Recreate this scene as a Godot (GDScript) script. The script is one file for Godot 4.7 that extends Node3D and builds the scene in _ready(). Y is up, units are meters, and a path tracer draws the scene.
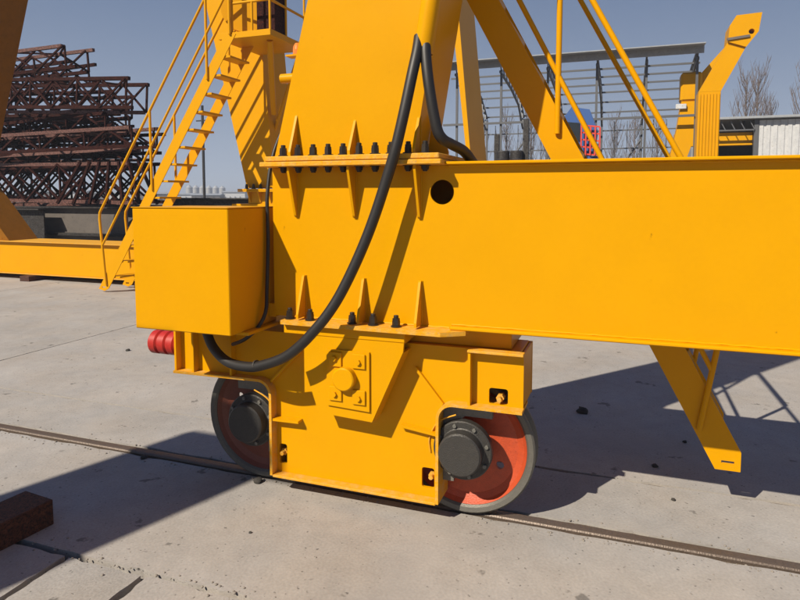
extends Node3D

var M := {}
var used := {}
var rng := RandomNumberGenerator.new()
var unit_box: BoxMesh
var unit_bar: CylinderMesh

# ------------------------------------------------------------------ helpers
func numbered(called: String) -> String:
	if not used.has(called):
		used[called] = 0
		return called
	used[called] += 1
	return "%s_%03d" % [called, used[called]]

func thing(called: String, label: String, category: String, at := Vector3.ZERO, group := "") -> Node3D:
	var o := Node3D.new()
	o.name = numbered(called)
	add_child(o)
	o.position = at
	o.set_meta("label", label)
	o.set_meta("category", category)
	if group != "":
		o.set_meta("group", group)
	return o

func tag(o: Node3D, label: String, category: String, group := "") -> Node3D:
	o.set_meta("label", label)
	o.set_meta("category", category)
	if group != "":
		o.set_meta("group", group)
	return o

func part_node(called: String, parent: Node3D) -> Node3D:
	var o := Node3D.new()
	o.name = called
	parent.add_child(o, true)
	return o

func mb() -> SurfaceTool:
	var st := SurfaceTool.new()
	st.begin(Mesh.PRIMITIVE_TRIANGLES)
	return st

func obj(called: String, st: SurfaceTool, mat: Material, parent: Node3D) -> MeshInstance3D:
	var o := MeshInstance3D.new()
	o.name = numbered(called) if parent == self else called
	o.mesh = st.commit()
	o.material_override = mat
	parent.add_child(o, true)
	return o

func mesh_obj(called: String, mesh: Mesh, mat: Material, parent: Node3D, xf := Transform3D.IDENTITY) -> MeshInstance3D:
	var o := MeshInstance3D.new()
	o.name = numbered(called) if parent == self else called
	o.mesh = mesh
	o.material_override = mat
	o.transform = xf
	parent.add_child(o, true)
	return o

func tri(st: SurfaceTool, a: Vector3, b: Vector3, c: Vector3, n: Vector3) -> void:
	if (c - a).cross(b - a).dot(n) < 0.0:
		var t := b
		b = c
		c = t
	for p in [a, b, c]:
		st.set_normal(n)
		st.add_vertex(p)

func tri3(st: SurfaceTool, a: Vector3, b: Vector3, c: Vector3, na: Vector3, nb: Vector3, nc: Vector3) -> void:
	var flip := (c - a).cross(b - a).dot(na + nb + nc) < 0.0
	st.set_normal(na)
	st.add_vertex(a)
	if flip:
		st.set_normal(nc)
		st.add_vertex(c)
		st.set_normal(nb)
		st.add_vertex(b)
	else:
		st.set_normal(nb)
		st.add_vertex(b)
		st.set_normal(nc)
		st.add_vertex(c)

func quad(st: SurfaceTool, a: Vector3, b: Vector3, c: Vector3, d: Vector3, n: Vector3) -> void:
	tri(st, a, b, c, n)
	tri(st, a, c, d, n)

# box between two corners with chamfered edges
func bx(st: SurfaceTool, lo: Vector3, hi: Vector3, ch := 0.003, xf := Transform3D.IDENTITY) -> void:
	var c := (lo + hi) * 0.5
	var h := (hi - lo) * 0.5
	ch = minf(ch, minf(h.x, minf(h.y, h.z)) * 0.5)
	var v := {}
	for sx in [-1, 1]:
		for sy in [-1, 1]:
			for sz in [-1, 1]:
				for ax in 3:
					var s := Vector3(sx, sy, sz)
					var p := Vector3.ZERO
					for k in 3:
						p[k] = s[k] * (h[k] if k == ax else h[k] - ch)
					v[Vector4i(sx, sy, sz, ax)] = xf * (c + p)
	for ax in 3:
		var u := (ax + 1) % 3
		var w := (ax + 2) % 3
		for s in [-1, 1]:
			var ps := []
			for q in [[-1, -1], [1, -1], [1, 1], [-1, 1]]:
				var k := Vector4i(0, 0, 0, ax)
				k[ax] = s
				k[u] = q[0]
				k[w] = q[1]
				ps.append(v[k])
			var n := Vector3.ZERO
			n[ax] = s
			quad(st, ps[0], ps[1], ps[2], ps[3], (xf.basis * n).normalized())
		for su in [-1, 1]:
			for sw in [-1, 1]:
				var ps := []
				for e in [[-1, u], [1, u], [1, w], [-1, w]]:
					var k := Vector4i(0, 0, 0, e[1])
					k[ax] = e[0]
					k[u] = su
					k[w] = sw
					ps.append(v[k])
				var n := Vector3.ZERO
				n[u] = su
				n[w] = sw
				quad(st, ps[0], ps[1], ps[2], ps[3], (xf.basis * n).normalized())
	for sx in [-1, 1]:
		for sy in [-1, 1]:
			for sz in [-1, 1]:
				tri(st, v[Vector4i(sx, sy, sz, 0)], v[Vector4i(sx, sy, sz, 1)], v[Vector4i(sx, sy, sz, 2)], (xf.basis * Vector3(sx, sy, sz)).normalized())

# polygon in the x-y plane extruded from z0 to z1; edges on a line x = one of skip get no wall
func prism(st: SurfaceTool, pts: PackedVector2Array, z0: float, z1: float, xf := Transform3D.IDENTITY, skip := []) -> void:
	if Geometry2D.is_polygon_clockwise(pts):
		pts.reverse()
	var ids := Geometry2D.triangulate_polygon(pts)
	for k in range(0, ids.size(), 3):
		var a := pts[ids[k]]
		var b := pts[ids[k + 1]]
		var c := pts[ids[k + 2]]
		tri(st, xf * Vector3(a.x, a.y, z1), xf * Vector3(b.x, b.y, z1), xf * Vector3(c.x, c.y, z1), (xf.basis * Vector3(0, 0, 1)).normalized())
		tri(st, xf * Vector3(a.x, a.y, z0), xf * Vector3(b.x, b.y, z0), xf * Vector3(c.x, c.y, z0), (xf.basis * Vector3(0, 0, -1)).normalized())
	for k in pts.size():
		var a := pts[k]
		var b := pts[(k + 1) % pts.size()]
		var inside := false
		for s in skip:
			if absf(a.x - s) < 1e-4 and absf(b.x - s) < 1e-4:
				inside = true
		if inside or a.distance_to(b) < 1e-6:
			continue
		var d := b - a
		quad(st, xf * Vector3(a.x, a.y, z0), xf * Vector3(b.x, b.y, z0), xf * Vector3(b.x, b.y, z1), xf * Vector3(a.x, a.y, z1), (xf.basis * Vector3(d.y, -d.x, 0)).normalized())

# the same with holes right through it
func prism_holes(st: SurfaceTool, outer: PackedVector2Array, holes: Array, z0: float, z1: float) -> void:
	var cuts := []
	for h in holes:
		var cx := 0.0
		for p in h:
			cx += p.x / h.size()
		cuts.append(cx)
	cuts.sort()
	var edges := [-1000.0]
	edges.append_array(cuts)
	edges.append(1000.0)
	for k in edges.size() - 1:
		var strip := PackedVector2Array([Vector2(edges[k], -1000), Vector2(edges[k + 1], -1000), Vector2(edges[k + 1], 1000), Vector2(edges[k], 1000)])
		var pieces := Geometry2D.intersect_polygons(outer, strip)
		for h in holes:
			var left := []
			for p in pieces:
				left.append_array(Geometry2D.clip_polygons(p, h))
			pieces.assign(left)
		for p in pieces:
			prism(st, p, z0, z1, Transform3D.IDENTITY, cuts)

func rect(x0: float, y0: float, x1: float, y1: float, r := 0.0) -> PackedVector2Array:
	var out := PackedVector2Array()
	if r <= 0.0:
		return PackedVector2Array([Vector2(x0, y0), Vector2(x1, y0), Vector2(x1, y1), Vector2(x0, y1)])
	var cs := [Vector2(x1 - r, y0 + r), Vector2(x1 - r, y1 - r), Vector2(x0 + r, y1 - r), Vector2(x0 + r, y0 + r)]
	for k in 4:
		for j in 4:
			var a := -PI / 2 + k * PI / 2 + j * PI / 6
			out.append(cs[k] + Vector2(cos(a), sin(a)) * r)
	return out

func circle(c: Vector2, r: float, n := 32) -> PackedVector2Array:
	var out := PackedVector2Array()
	for k in n:
		out.append(c + Vector2(cos(TAU * k / n), sin(TAU * k / n)) * r)
	return out

# strip of the given thickness following an open path in x-y (a bent flat bar)
func ribbon(path: PackedVector2Array, t: float) -> PackedVector2Array:
	var l := PackedVector2Array()
	var r := PackedVector2Array()
	for k in path.size():
		var d := (path[mini(k + 1, path.size() - 1)] - path[maxi(k - 1, 0)]).normalized()
		var n := Vector2(-d.y, d.x) * t * 0.5
		l.append(path[k] + n)
		r.append(path[k] - n)
	r.reverse()
	l.append_array(r)
	return l

func arc(c: Vector2, r: float, a0: float, a1: float, n := 8) -> PackedVector2Array:
	var out := PackedVector2Array()
	for k in n + 1:
		var a := deg_to_rad(lerpf(a0, a1, float(k) / n))
		out.append(c + Vector2(cos(a), sin(a)) * r)
	return out

func frame_of(d: Vector3) -> Basis:
	d = d.normalized()
	var u := d.cross(Vector3.UP if absf(d.y) < 0.95 else Vector3.RIGHT).normalized()
	return Basis(u, u.cross(d).normalized(), d)

# round bar through a list of points
func sweep(st: SurfaceTool, pts: Array, r0: float, r1: float, seg := 12, caps := true) -> void:
	var rings := []
	var norms := []
	var u := Vector3.ZERO
	for k in pts.size():
		var d: Vector3 = (pts[mini(k + 1, pts.size() - 1)] - pts[maxi(k - 1, 0)]).normalized()
		if k == 0:
			u = frame_of(d).x
		else:
			u = (u - d * u.dot(d)).normalized()
		var w := d.cross(u)
		var rr := lerpf(r0, r1, float(k) / (pts.size() - 1))
		var ring := []
		var nn := []
		for j in seg:
			var n := u * cos(TAU * j / seg) + w * sin(TAU * j / seg)
			nn.append(n)
			ring.append(pts[k] + n * rr)
		rings.append(ring)
		norms.append(nn)
	for k in pts.size() - 1:
		for j in seg:
			var i := (j + 1) % seg
			tri3(st, rings[k][j], rings[k][i], rings[k + 1][i], norms[k][j], norms[k][i], norms[k + 1][i])
			tri3(st, rings[k][j], rings[k + 1][i], rings[k + 1][j], norms[k][j], norms[k + 1][i], norms[k + 1][j])
	if caps:
		for e in [[0, 1], [pts.size() - 1, pts.size() - 2]]:
			var n: Vector3 = (pts[e[0]] - pts[e[1]]).normalized()
			for j in range(1, seg - 1):
				tri(st, rings[e[0]][0], rings[e[0]][j], rings[e[0]][j + 1], n)

func smooth_path(pts: Array, n: int) -> Array:
	var c := Curve3D.new()
	for k in pts.size():
		var t: Vector3 = (pts[mini(k + 1, pts.size() - 1)] - pts[maxi(k - 1, 0)]) / 6.0
		c.add_point(pts[k], -t, t)
	var out := []
	for k in n + 1:
		out.append(c.sample_baked(c.get_baked_length() * k / n, true))
	return out

# turned shape: profile of (radius, along) about an axis through origin
func lathe(st: SurfaceTool, prof: Array, origin: Vector3, axis: Vector3, seg := 40) -> void:
	var b := frame_of(axis)
	for k in prof.size() - 1:
		var p: Vector2 = prof[k]
		var q: Vector2 = prof[k + 1]
		var d := q - p
		if d.length() < 1e-6:
			continue
		var nn := Vector2(d.y, -d.x).normalized()
		for j in seg:
			var c0 := b.x * cos(TAU * j / seg) + b.y * sin(TAU * j / seg)
			var c1 := b.x * cos(TAU * (j + 1) / seg) + b.y * sin(TAU * (j + 1) / seg)
			var pa := origin + c0 * p.x + b.z * p.y
			var pb := origin + c1 * p.x + b.z * p.y
			var qa := origin + c0 * q.x + b.z * q.y
			var qb := origin + c1 * q.x + b.z * q.y
			var n0 := (c0 * nn.x + b.z * nn.y).normalized()
			var n1 := (c1 * nn.x + b.z * nn.y).normalized()
			if p.x > 1e-6:
				tri3(st, pa, pb, qb, n0, n1, n1)
			if q.x > 1e-6:
				tri3(st, pa, qb, qa, n0, n1, n0)

# a bar of square section between two points, sharing one mesh
func bar_xf(a: Vector3, b: Vector3, w: float, h: float) -> Transform3D:
	var f := frame_of(b - a)
	return Transform3D(Basis(f.x * w, f.y * h, f.z * a.distance_to(b)), (a + b) * 0.5)

func bar(called: String, a: Vector3, b: Vector3, w: float, h: float, mat: Material, parent: Node3D) -> MeshInstance3D:
	return mesh_obj(called, unit_box, mat, parent, bar_xf(a, b, w, h))

func rod(called: String, a: Vector3, b: Vector3, r: float, mat: Material, parent: Node3D) -> MeshInstance3D:
	var f := frame_of(b - a)
	return mesh_obj(called, unit_bar, mat, parent, Transform3D(Basis(f.x * r, f.z * a.distance_to(b), f.y * -r), (a + b) * 0.5))

# ------------------------------------------------------------------ materials
func lin(r: float, g: float, b: float) -> Color:
	return Color(r, g, b).linear_to_srgb()

func noise_bytes(size: int, freq: float, sd: int, octaves := 4, kind := FastNoiseLite.TYPE_SIMPLEX_SMOOTH) -> PackedByteArray:
	var n := FastNoiseLite.new()
	n.seed = sd
	n.noise_type = kind
	n.frequency = freq
	n.fractal_octaves = octaves
	n.fractal_gain = 0.55
	var im := n.get_seamless_image(size, size)
	im.convert(Image.FORMAT_L8)
	return im.get_data()

func tex_of(size: int, data: PackedByteArray, fmt := Image.FORMAT_RGB8) -> ImageTexture:
	var im := Image.create_from_data(size, size, false, fmt, data)
	im.generate_mipmaps()
	return ImageTexture.create_from_image(im)

# colour that wanders between two tones, with specks of a third
func mottled(size: int, sd: int, f0: float, f1: float, a: Color, b: Color, speck: Color, level: int, strength: float) -> ImageTexture:
	var n0 := noise_bytes(size, f0, sd)
	var n1 := noise_bytes(size, f1, sd + 7, 3)
	var n2 := noise_bytes(size, f1 * 0.35, sd + 13, 5)
	var out := PackedByteArray()
	out.resize(size * size * 3)
	for k in size * size:
		var t := clampf((n0[k] * 0.6 + n1[k] * 0.4) / 255.0 * 1.8 - 0.4, 0.0, 1.0)
		var c := a.lerp(b, t)
		if n2[k] < level:
			c = c.lerp(speck, clampf((level - n2[k]) * strength, 0.0, 0.85))
		out[k * 3] = int(c.r8)
		out[k * 3 + 1] = int(c.g8)
		out[k * 3 + 2] = int(c.b8)
	return tex_of(size, out)

func bump_of(size: int, sd: int, freq: float, strength: float, octaves := 5) -> ImageTexture:
	var im := Image.create_from_data(size, size, false, Image.FORMAT_L8, noise_bytes(size, freq, sd, octaves))
	im.convert(Image.FORMAT_RGBA8)
	im.bump_map_to_normal_map(strength)
	im.generate_mipmaps()
	return ImageTexture.create_from_image(im)

func plain(c: Color, rough := 0.6, metal := 0.0) -> StandardMaterial3D:
	var m := StandardMaterial3D.new()
	m.albedo_color = c
	m.roughness = rough
	m.metallic = metal
	return m

func painted(c: Color, rough: float) -> StandardMaterial3D:
	var m := plain(c, rough)
	m.metallic_specular = 0.24
	return m

func tri_tex(m: StandardMaterial3D, t: Texture2D, metres: float, nrm: Texture2D = null, depth := 1.0) -> StandardMaterial3D:
	m.albedo_texture = t
	m.uv1_triplanar = true
	m.uv1_world_triplanar = true
	m.uv1_scale = Vector3.ONE / metres
	if nrm:
		m.normal_enabled = true
		m.normal_texture = nrm
		m.normal_scale = depth
	return m

func make_materials() -> void:
	var wave := bump_of(512, 5, 0.006, 3.0, 3)
	var grit := bump_of(512, 9, 0.08, 6.0, 4)
	var scuff := mottled(512, 21, 0.008, 0.12, Color(0.982, 0.98, 0.978), Color(1, 1, 1), Color(0.62, 0.55, 0.48), 19, 0.05)
	var dusty := mottled(512, 33, 0.02, 0.15, Color(0.90, 0.91, 0.92), Color(1, 1, 1), Color(0.80, 0.79, 0.77), 78, 0.02)
	M.paint = tri_tex(painted(lin(0.625, 0.298, 0.0), 0.33), scuff, 1.7, wave, 0.2)
	M.paint_dusty = tri_tex(painted(Color.WHITE, 0.6), mottled(512, 133, 0.02, 0.15, lin(0.68, 0.295, 0.004), lin(0.58, 0.345, 0.10), lin(0.42, 0.26, 0.12), 84, 0.02), 0.6, grit, 0.2)
	M.shaded_yellow = tri_tex(painted(lin(0.26, 0.10, 0.004), 0.6), dusty, 2.3)  # yellow paint darkened to brown, shade included in the colour
	M.paint_far = tri_tex(painted(lin(0.625, 0.298, 0.0), 0.42), scuff, 2.3)
	M.steel_dark = tri_tex(plain(lin(0.055, 0.052, 0.048), 0.5, 0.35), dusty, 0.3, grit, 0.4)
	M.steel_tread = tri_tex(plain(lin(0.14, 0.133, 0.115), 0.5, 0.3), dusty, 0.25, grit, 0.3)
	M.wheel_brown = tri_tex(plain(lin(0.20, 0.055, 0.03), 0.5), dusty, 0.2, grit, 0.4)  # darker, browner red for the disc of the left wheel
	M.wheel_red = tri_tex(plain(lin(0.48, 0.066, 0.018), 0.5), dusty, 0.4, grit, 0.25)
	M.bearing = tri_tex(plain(lin(0.17, 0.165, 0.145), 0.5, 0.2), dusty, 0.3, grit, 0.4)
	M.bolt = tri_tex(plain(lin(0.05, 0.042, 0.035), 0.45, 0.6), dusty, 0.1)
	M.rubber = tri_tex(plain(lin(0.016, 0.015, 0.015), 0.5), dusty, 0.35)
	M.buffer = tri_tex(plain(lin(0.42, 0.018, 0.012), 0.45), dusty, 0.3)
	var rust := mottled(512, 51, 0.02, 0.14, Color(0.62, 0.55, 0.5), Color(1, 1, 1), Color(0.35, 0.3, 0.28), 110, 0.03)
	M.rail = tri_tex(plain(lin(0.135, 0.102, 0.08), 0.45, 0.3), dusty, 0.5, grit, 0.25)
	M.rust = tri_tex(plain(lin(0.115, 0.038, 0.018), 0.75), rust, 0.4, grit, 0.6)
	M.primer = tri_tex(painted(lin(0.052, 0.0125, 0.009), 0.75), rust, 1.1)
	M.primer_pale = tri_tex(plain(lin(0.21, 0.095, 0.08), 0.6), rust, 1.1)
	M.mill = tri_tex(plain(lin(0.135, 0.118, 0.105), 0.6, 0.1), dusty, 3.5)
	M.mill_dark = tri_tex(plain(lin(0.05, 0.05, 0.051), 0.6, 0.1), rust, 1.5)
	M.grey_frame = plain(lin(0.10, 0.105, 0.115), 0.5, 0.2)
	M.grey_sheet = tri_tex(plain(lin(0.33, 0.35, 0.37), 0.5, 0.1), dusty, 2.0)
	M.white_sheet = tri_tex(plain(lin(0.56, 0.57, 0.58), 0.5), dusty, 2.4)
	M.galv = plain(lin(0.45, 0.46, 0.47), 0.45, 0.4)
	M.blue = plain(lin(0.03, 0.09, 0.28), 0.5)
	M.red = plain(lin(0.55, 0.05, 0.03), 0.5)
	M.glass = plain(lin(0.02, 0.025, 0.03), 0.08)
	M.bark = tri_tex(plain(lin(0.30, 0.255, 0.23), 0.9), rust, 0.6)
	M.lamp = plain(lin(0.75, 0.20, 0.03), 0.25)
	var soil := mottled(512, 71, 0.02, 0.16, Color(0.8, 0.79, 0.76), Color(1, 1, 1), Color(0.5, 0.47, 0.44), 92, 0.03)
	M.soil = tri_tex(plain(lin(0.25, 0.215, 0.18), 0.95), soil, 5.0, grit, 1.0)
	M.dirt = tri_tex(plain(lin(0.19, 0.155, 0.125), 0.95), soil, 0.4, grit, 1.2)
	M.pebble = tri_tex(plain(lin(0.05, 0.046, 0.042), 0.9), soil, 0.1)
	M.pebble_pale = tri_tex(plain(lin(0.33, 0.30, 0.27), 0.9), soil, 0.1)
	# concrete: broad pale and grey clouds, fine grain, small dark oil spots and pits
	var size := 1536
	var broad := noise_bytes(size, 0.0022, 101, 5)
	var fine := noise_bytes(size, 0.16, 102, 2)
	var mid := noise_bytes(size, 0.018, 103, 4)
	var spots := noise_bytes(size, 0.011, 104, 5)
	var pits := noise_bytes(size, 0.07, 105, 3)
	var where := noise_bytes(size, 0.004, 106, 2)
	var col := PackedByteArray()
	col.resize(size * size * 3)
	var hgt := PackedByteArray()
	hgt.resize(size * size)
	for k in size * size:
		var b: float = broad[k] / 255.0
		var g: float = 0.84 + 0.09 * b + 0.10 * (fine[k] / 255.0 - 0.5) + 0.06 * (mid[k] / 255.0 - 0.5)
		var warm: float = 0.02 * (where[k] / 255.0 - 0.4)
		var dark := 0.0
		if spots[k] < 50 and where[k] > 118:
			dark = clampf((50 - spots[k]) * 0.014, 0.0, 0.28)
		if pits[k] < 46:
			dark = maxf(dark, clampf((46 - pits[k]) * 0.03, 0.0, 0.35))
		g *= 1.0 - dark
		col[k * 3] = int(clampf(g + warm, 0.0, 1.0) * 255.0)
		col[k * 3 + 1] = int(clampf(g, 0.0, 1.0) * 255.0)
		col[k * 3 + 2] = int(clampf(g - warm * 1.3, 0.0, 1.0) * 255.0)
		hgt[k] = int(clampf(fine[k] * 0.35 + mid[k] * 0.5 + (0.0 if pits[k] < 48 else 38.0), 0.0, 255.0))
	var ctex := tex_of(size, col)
	var him := Image.create_from_data(size, size, false, Image.FORMAT_L8, hgt)
	him.convert(Image.FORMAT_RGBA8)
	him.bump_map_to_normal_map(5.0)
	him.generate_mipmaps()
	var ntex := ImageTexture.create_from_image(him)
	M.concrete = []
	for c in [lin(0.412, 0.392, 0.372), lin(0.405, 0.388, 0.370), lin(0.420, 0.397, 0.375)]:
		var m := plain(c, 0.9)
		m.albedo_texture = ctex
		m.normal_enabled = true
		m.normal_texture = ntex
		m.normal_scale = 0.14
		M.concrete.append(m)

# ------------------------------------------------------------------ ground
func slab(parent: Node3D, x0: float, z0: float, x1: float, z1: float, rough: float, mat: Material, thick := 0.12) -> void:
	# outline with worn, uneven edges
	var out := PackedVector2Array()
	var cs := [Vector2(x0, z0), Vector2(x1, z0), Vector2(x1, z1), Vector2(x0, z1)]
	for k in 4:
		var a: Vector2 = cs[k]
		var b: Vector2 = cs[(k + 1) % 4]
		var n := maxi(1, int(a.distance_to(b) / (0.035 if rough > 0.004 else 0.12)))
		n = mini(n, 70)
		var inward := Vector2(-(b - a).y, (b - a).x).normalized()
		for j in n:
			var p := a.lerp(b, float(j) / n)
			var w := rng.randf()
			out.append(p + inward * (w * w * rough))
	var st := mb()
	var off := Vector2(rng.randf(), rng.randf())
	var turn := rng.randi() % 4
	var pts := out
	if Geometry2D.is_polygon_clockwise(pts):
		pts.reverse()
	var ids := Geometry2D.triangulate_polygon(pts)
	st.set_tangent(Plane(1, 0, 0, 1))
	for k in range(0, ids.size(), 3):
		var t := [pts[ids[k]], pts[ids[k + 1]], pts[ids[k + 2]]]
		var a := Vector3(t[0].x, 0, t[0].y)
		var b := Vector3(t[1].x, 0, t[1].y)
		var c := Vector3(t[2].x, 0, t[2].y)
		if (c - a).cross(b - a).y < 0.0:
			t = [t[0], t[2], t[1]]
		for p in t:
			st.set_normal(Vector3.UP)
			st.set_uv(Vector2(p.x, p.y).rotated(turn * PI / 2) / 4.0 + off)
			st.add_vertex(Vector3(p.x, 0, p.y))
	for k in pts.size():
		var a := pts[k]
		var b := pts[(k + 1) % pts.size()]
		var d := (b - a).normalized()
		var n := Vector3(d.y, 0, -d.x)
		var q := [Vector3(a.x, 0, a.y), Vector3(b.x, 0, b.y), Vector3(b.x, -thick, b.y), Vector3(a.x, -thick, a.y)]
		for i in [[0, 1, 2], [0, 2, 3]]:
			var ps := [q[i[0]], q[i[1]], q[i[2]]]
			if (ps[2] - ps[0]).cross(ps[1] - ps[0]).dot(n) < 0.0:
				ps = [ps[0], ps[2], ps[1]]
			for p in ps:
				st.set_normal(n)
				st.set_uv(Vector2(p.x + p.z, p.y) / 4.0 + off)
				st.add_vertex(p)
	st.generate_tangents()
	obj("concrete_slab", st, mat, parent)

func make_ground() -> void:
	var g := MeshInstance3D.new()
	g.name = "ground"
	var pm := PlaneMesh.new()
	pm.size = Vector2(3000, 3000)
	g.mesh = pm
	g.material_override = M.soil
	g.position = Vector3(0, -0.10, -200)
	add_child(g)
	g.set_meta("kind", "structure")
	var yard := Node3D.new()
	yard.name = "pavement"
	add_child(yard)
	yard.set_meta("kind", "structure")
	var C: Array = M.concrete
	# strips either side of the rail
	var xs := [-22.0, -14.2, -9.3, -4.9, 0.35, 5.1, 10.0]
	for k in xs.size() - 1:
		slab(yard, xs[k] + 0.004, -0.60, xs[k + 1] - 0.004, -0.058, 0.014, C[k % 3])
	xs = [-22.0, -13.0, -7.0, -2.6, 2.75, 8.0, 12.0]
	for k in xs.size() - 1:
		slab(yard, xs[k] + 0.004, 0.046, xs[k + 1] - 0.004, 0.948, 0.014, C[(k + 2) % 3])
	# big bays behind
	var zs := [-0.612, -4.4, -8.4, -12.6, -17.0]
	for r in zs.size() - 1:
		for c in 10:
			slab(yard, -24.25 + c * 4.0 + 0.005, zs[r + 1] + 0.006, -20.25 + c * 4.0 - 0.005, zs[r] - 0.006, 0.006, C[(r * 2 + c) % 3])
	# short slabs in front, with open, broken joints
	var fx := [-4.3, -3.0, -1.9, -0.985, -0.575, 0.35, 1.3, 2.3, 3.3, 4.6]
	for k in fx.size() - 1:
		slab(yard, fx[k] + 0.014, (0.978 if fx[k] < -0.9 else 0.966), fx[k + 1] - 0.013, 2.6, 0.010, C[(k + 1) % 3])
	for k in 6:
		slab(yard, -6.0 + k * 2.2, 2.62, -3.81 + k * 2.2, 7.5, 0.012, C[k % 3])
	# dirt that fills the flangeway and the joints
	var st := mb()
	quad(st, Vector3(-24, -0.012, -0.62), Vector3(16, -0.012, -0.62), Vector3(16, -0.012, 0.6), Vector3(-24, -0.012, 0.6), Vector3.UP)
	var d := obj("dirt_bed", st, M.dirt, yard)
	d.set_meta("kind", "stuff")
	# the rail
	var rail := mb()
	var prof := PackedVector2Array([Vector2(-0.055, -0.095), Vector2(0.055, -0.095), Vector2(0.055, -0.08), Vector2(0.012, -0.068), Vector2(0.012, -0.03), Vector2(0.030, -0.022), Vector2(0.031, 0.002), Vector2(0.026, 0.009), Vector2(0.014, 0.011), Vector2(-0.014, 0.011), Vector2(-0.026, 0.009), Vector2(-0.031, 0.002), Vector2(-0.030, -0.022), Vector2(-0.012, -0.03), Vector2(-0.012, -0.068), Vector2(-0.055, -0.08)])
	prism(rail, prof, -12.0, 24.0, Transform3D(Basis(Vector3(0, 0, 1), Vector3(0, 1, 0), Vector3(-1, 0, 0)), Vector3.ZERO))
	var ro := obj("crane_rail", rail, M.rail, self)
	tag(ro, "brown crane rail set in a groove in the concrete under the wheels", "rail")
	# crumbs of mortar along the rail and the front joint
	var pr := SphereMesh.new()
	pr.radius = 1.0
	pr.height = 2.0
	pr.radial_segments = 6
	pr.rings = 3
	var mm := MultiMesh.new()
	mm.transform_format = MultiMesh.TRANSFORM_3D
	mm.mesh = pr
	var xfs := []
	for k in 2200:
		var z := 0.0
		var x := rng.randf_range(-4.5, 3.2)
		var pick := rng.randf()
		if pick < 0.55:
			z = 0.036 + absf(rng.randfn(0, 0.030))
		elif pick < 0.75:
			z = -0.036 - absf(rng.randfn(0, 0.03))
		else:
			z = 0.95 + rng.randfn(0, 0.035)
		var s := 0.0015 + 0.006 * pow(rng.randf(), 3.0)
		var b := Basis.from_euler(Vector3(rng.randf() * 6, rng.randf() * 6, rng.randf() * 6)).scaled(Vector3(s, s * rng.randf_range(0.5, 0.9), s * rng.randf_range(0.7, 1.2)))
		var y := 0.0 if (absf(z) > 0.06) else -0.012
		xfs.append(Transform3D(b, Vector3(x, y + s * 0.3, z)))
	for k in 900:
		var s := 0.0012 + 0.004 * pow(rng.randf(), 3.0)
		xfs.append(Transform3D(Basis().scaled(Vector3(s, s * 0.6, s)), Vector3(rng.randf_range(-4, 3.5), s * 0.3, rng.randf_range(-3.5, 1.6))))
	mm.instance_count = xfs.size()
	for k in xfs.size():
		mm.set_instance_transform(k, xfs[k])
	var mi := MultiMeshInstance3D.new()
	mi.name = "crumbs"
	mi.multimesh = mm
	mi.material_override = M.pebble_pale
	add_child(mi)
	mi.set_meta("kind", "stuff")
	tag(mi, "pale mortar crumbs and grit scattered along rail and slab joints", "grit")

# ------------------------------------------------------------------ fittings
var bolt_mesh: ArrayMesh
func make_bolt_mesh() -> void:
	var st := mb()
	lathe(st, [Vector2(0.0001, 0.054), Vector2(0.010, 0.054), Vector2(0.0115, 0.052), Vector2(0.0115, 0.030)], Vector3.ZERO, Vector3.UP, 12)
	for h in [[0.0185, 0.004, 0.028], [0.017, 0.028, 0.040]]:
		var hex := circle(Vector2.ZERO, h[0], 6)
		prism(st, hex, h[1], h[2], Transform3D(Basis(Vector3.RIGHT, Vector3.BACK, Vector3.UP), Vector3.ZERO))
	lathe(st, [Vector2(0.012, 0.005), Vector2(0.025, 0.005), Vector2(0.025, 0.0)], Vector3.ZERO, Vector3.UP, 16)
	bolt_mesh = st.commit()

func gusset(parent: Node3D, x: float, lo: float, hi: float, up: bool, z_back: float, z_front: float, mat: Material, tip := 0.22) -> void:
	# triangular stiffener in the y-z plane standing on (up) or hanging from a plate
	var st := mb()
	var y0 := lo if up else hi
	var y1 := hi if up else lo
	var s := 1.0 if up else -1.0
	var w := z_front - z_back
	var pts := PackedVector2Array([Vector2(z_back, y0), Vector2(z_front, y0), Vector2(z_front, y0 + s * 0.02), Vector2(z_back + w * tip, y1 - s * 0.006), Vector2(z_back + w * tip * 0.7, y1), Vector2(z_back, y1)])
	prism(st, pts, -0.006, 0.006, Transform3D(Basis(Vector3(0, 0, 1), Vector3.UP, Vector3(1, 0, 0)), Vector3(x, 0, 0)))
	obj("gusset", st, mat, parent)
	for side in [-1.0, 1.0]:
		var bead := []
		for k in 13:
			bead.append(Vector3(x + side * 0.0075, lerpf(y0, y1, k / 12.0) + rng.randf_range(-0.001, 0.001), z_back + 0.001 + rng.randf_range(-0.001, 0.001)))
		var wm := mb()
		sweep(wm, bead, 0.0042, 0.0042, 6)
		obj("weld_bead", wm, mat, parent)

# ------------------------------------------------------------------ stairs, shared by both cranes
func handrail(stair: Node3D, z: float, foot: Vector2, bend: Vector2, top: Vector2, mid_drop: float, posts: Array, string_line: Callable, mat: Material, r := 0.017) -> void:
	var h := mb()
	var d := (top - bend).normalized()
	var p3 := func(p: Vector2) -> Vector3: return Vector3(p.x, p.y, z)
	sweep(h, [p3.call(foot), p3.call(foot.lerp(bend, 0.93)), p3.call(bend + d * 0.03), p3.call(bend + d * 0.12), p3.call(top)], r, r, 10)
	obj("handrail", h, mat, stair)
	var m := mb()
	var a := foot.lerp(bend, 1.0 - mid_drop / (bend.y - foot.y))
	var b := top - Vector2(0, mid_drop)
	sweep(m, [p3.call(a), p3.call(b)], r * 0.9, r * 0.9, 10)
	obj("middle_rail", m, mat, stair)
	for x in posts:
		var yt := lerpf(bend.y, top.y, (x - bend.x) / (top.x - bend.x))
		rod("post", Vector3(x, string_line.call(x), z), Vector3(x, yt, z), r, mat, stair)

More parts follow.
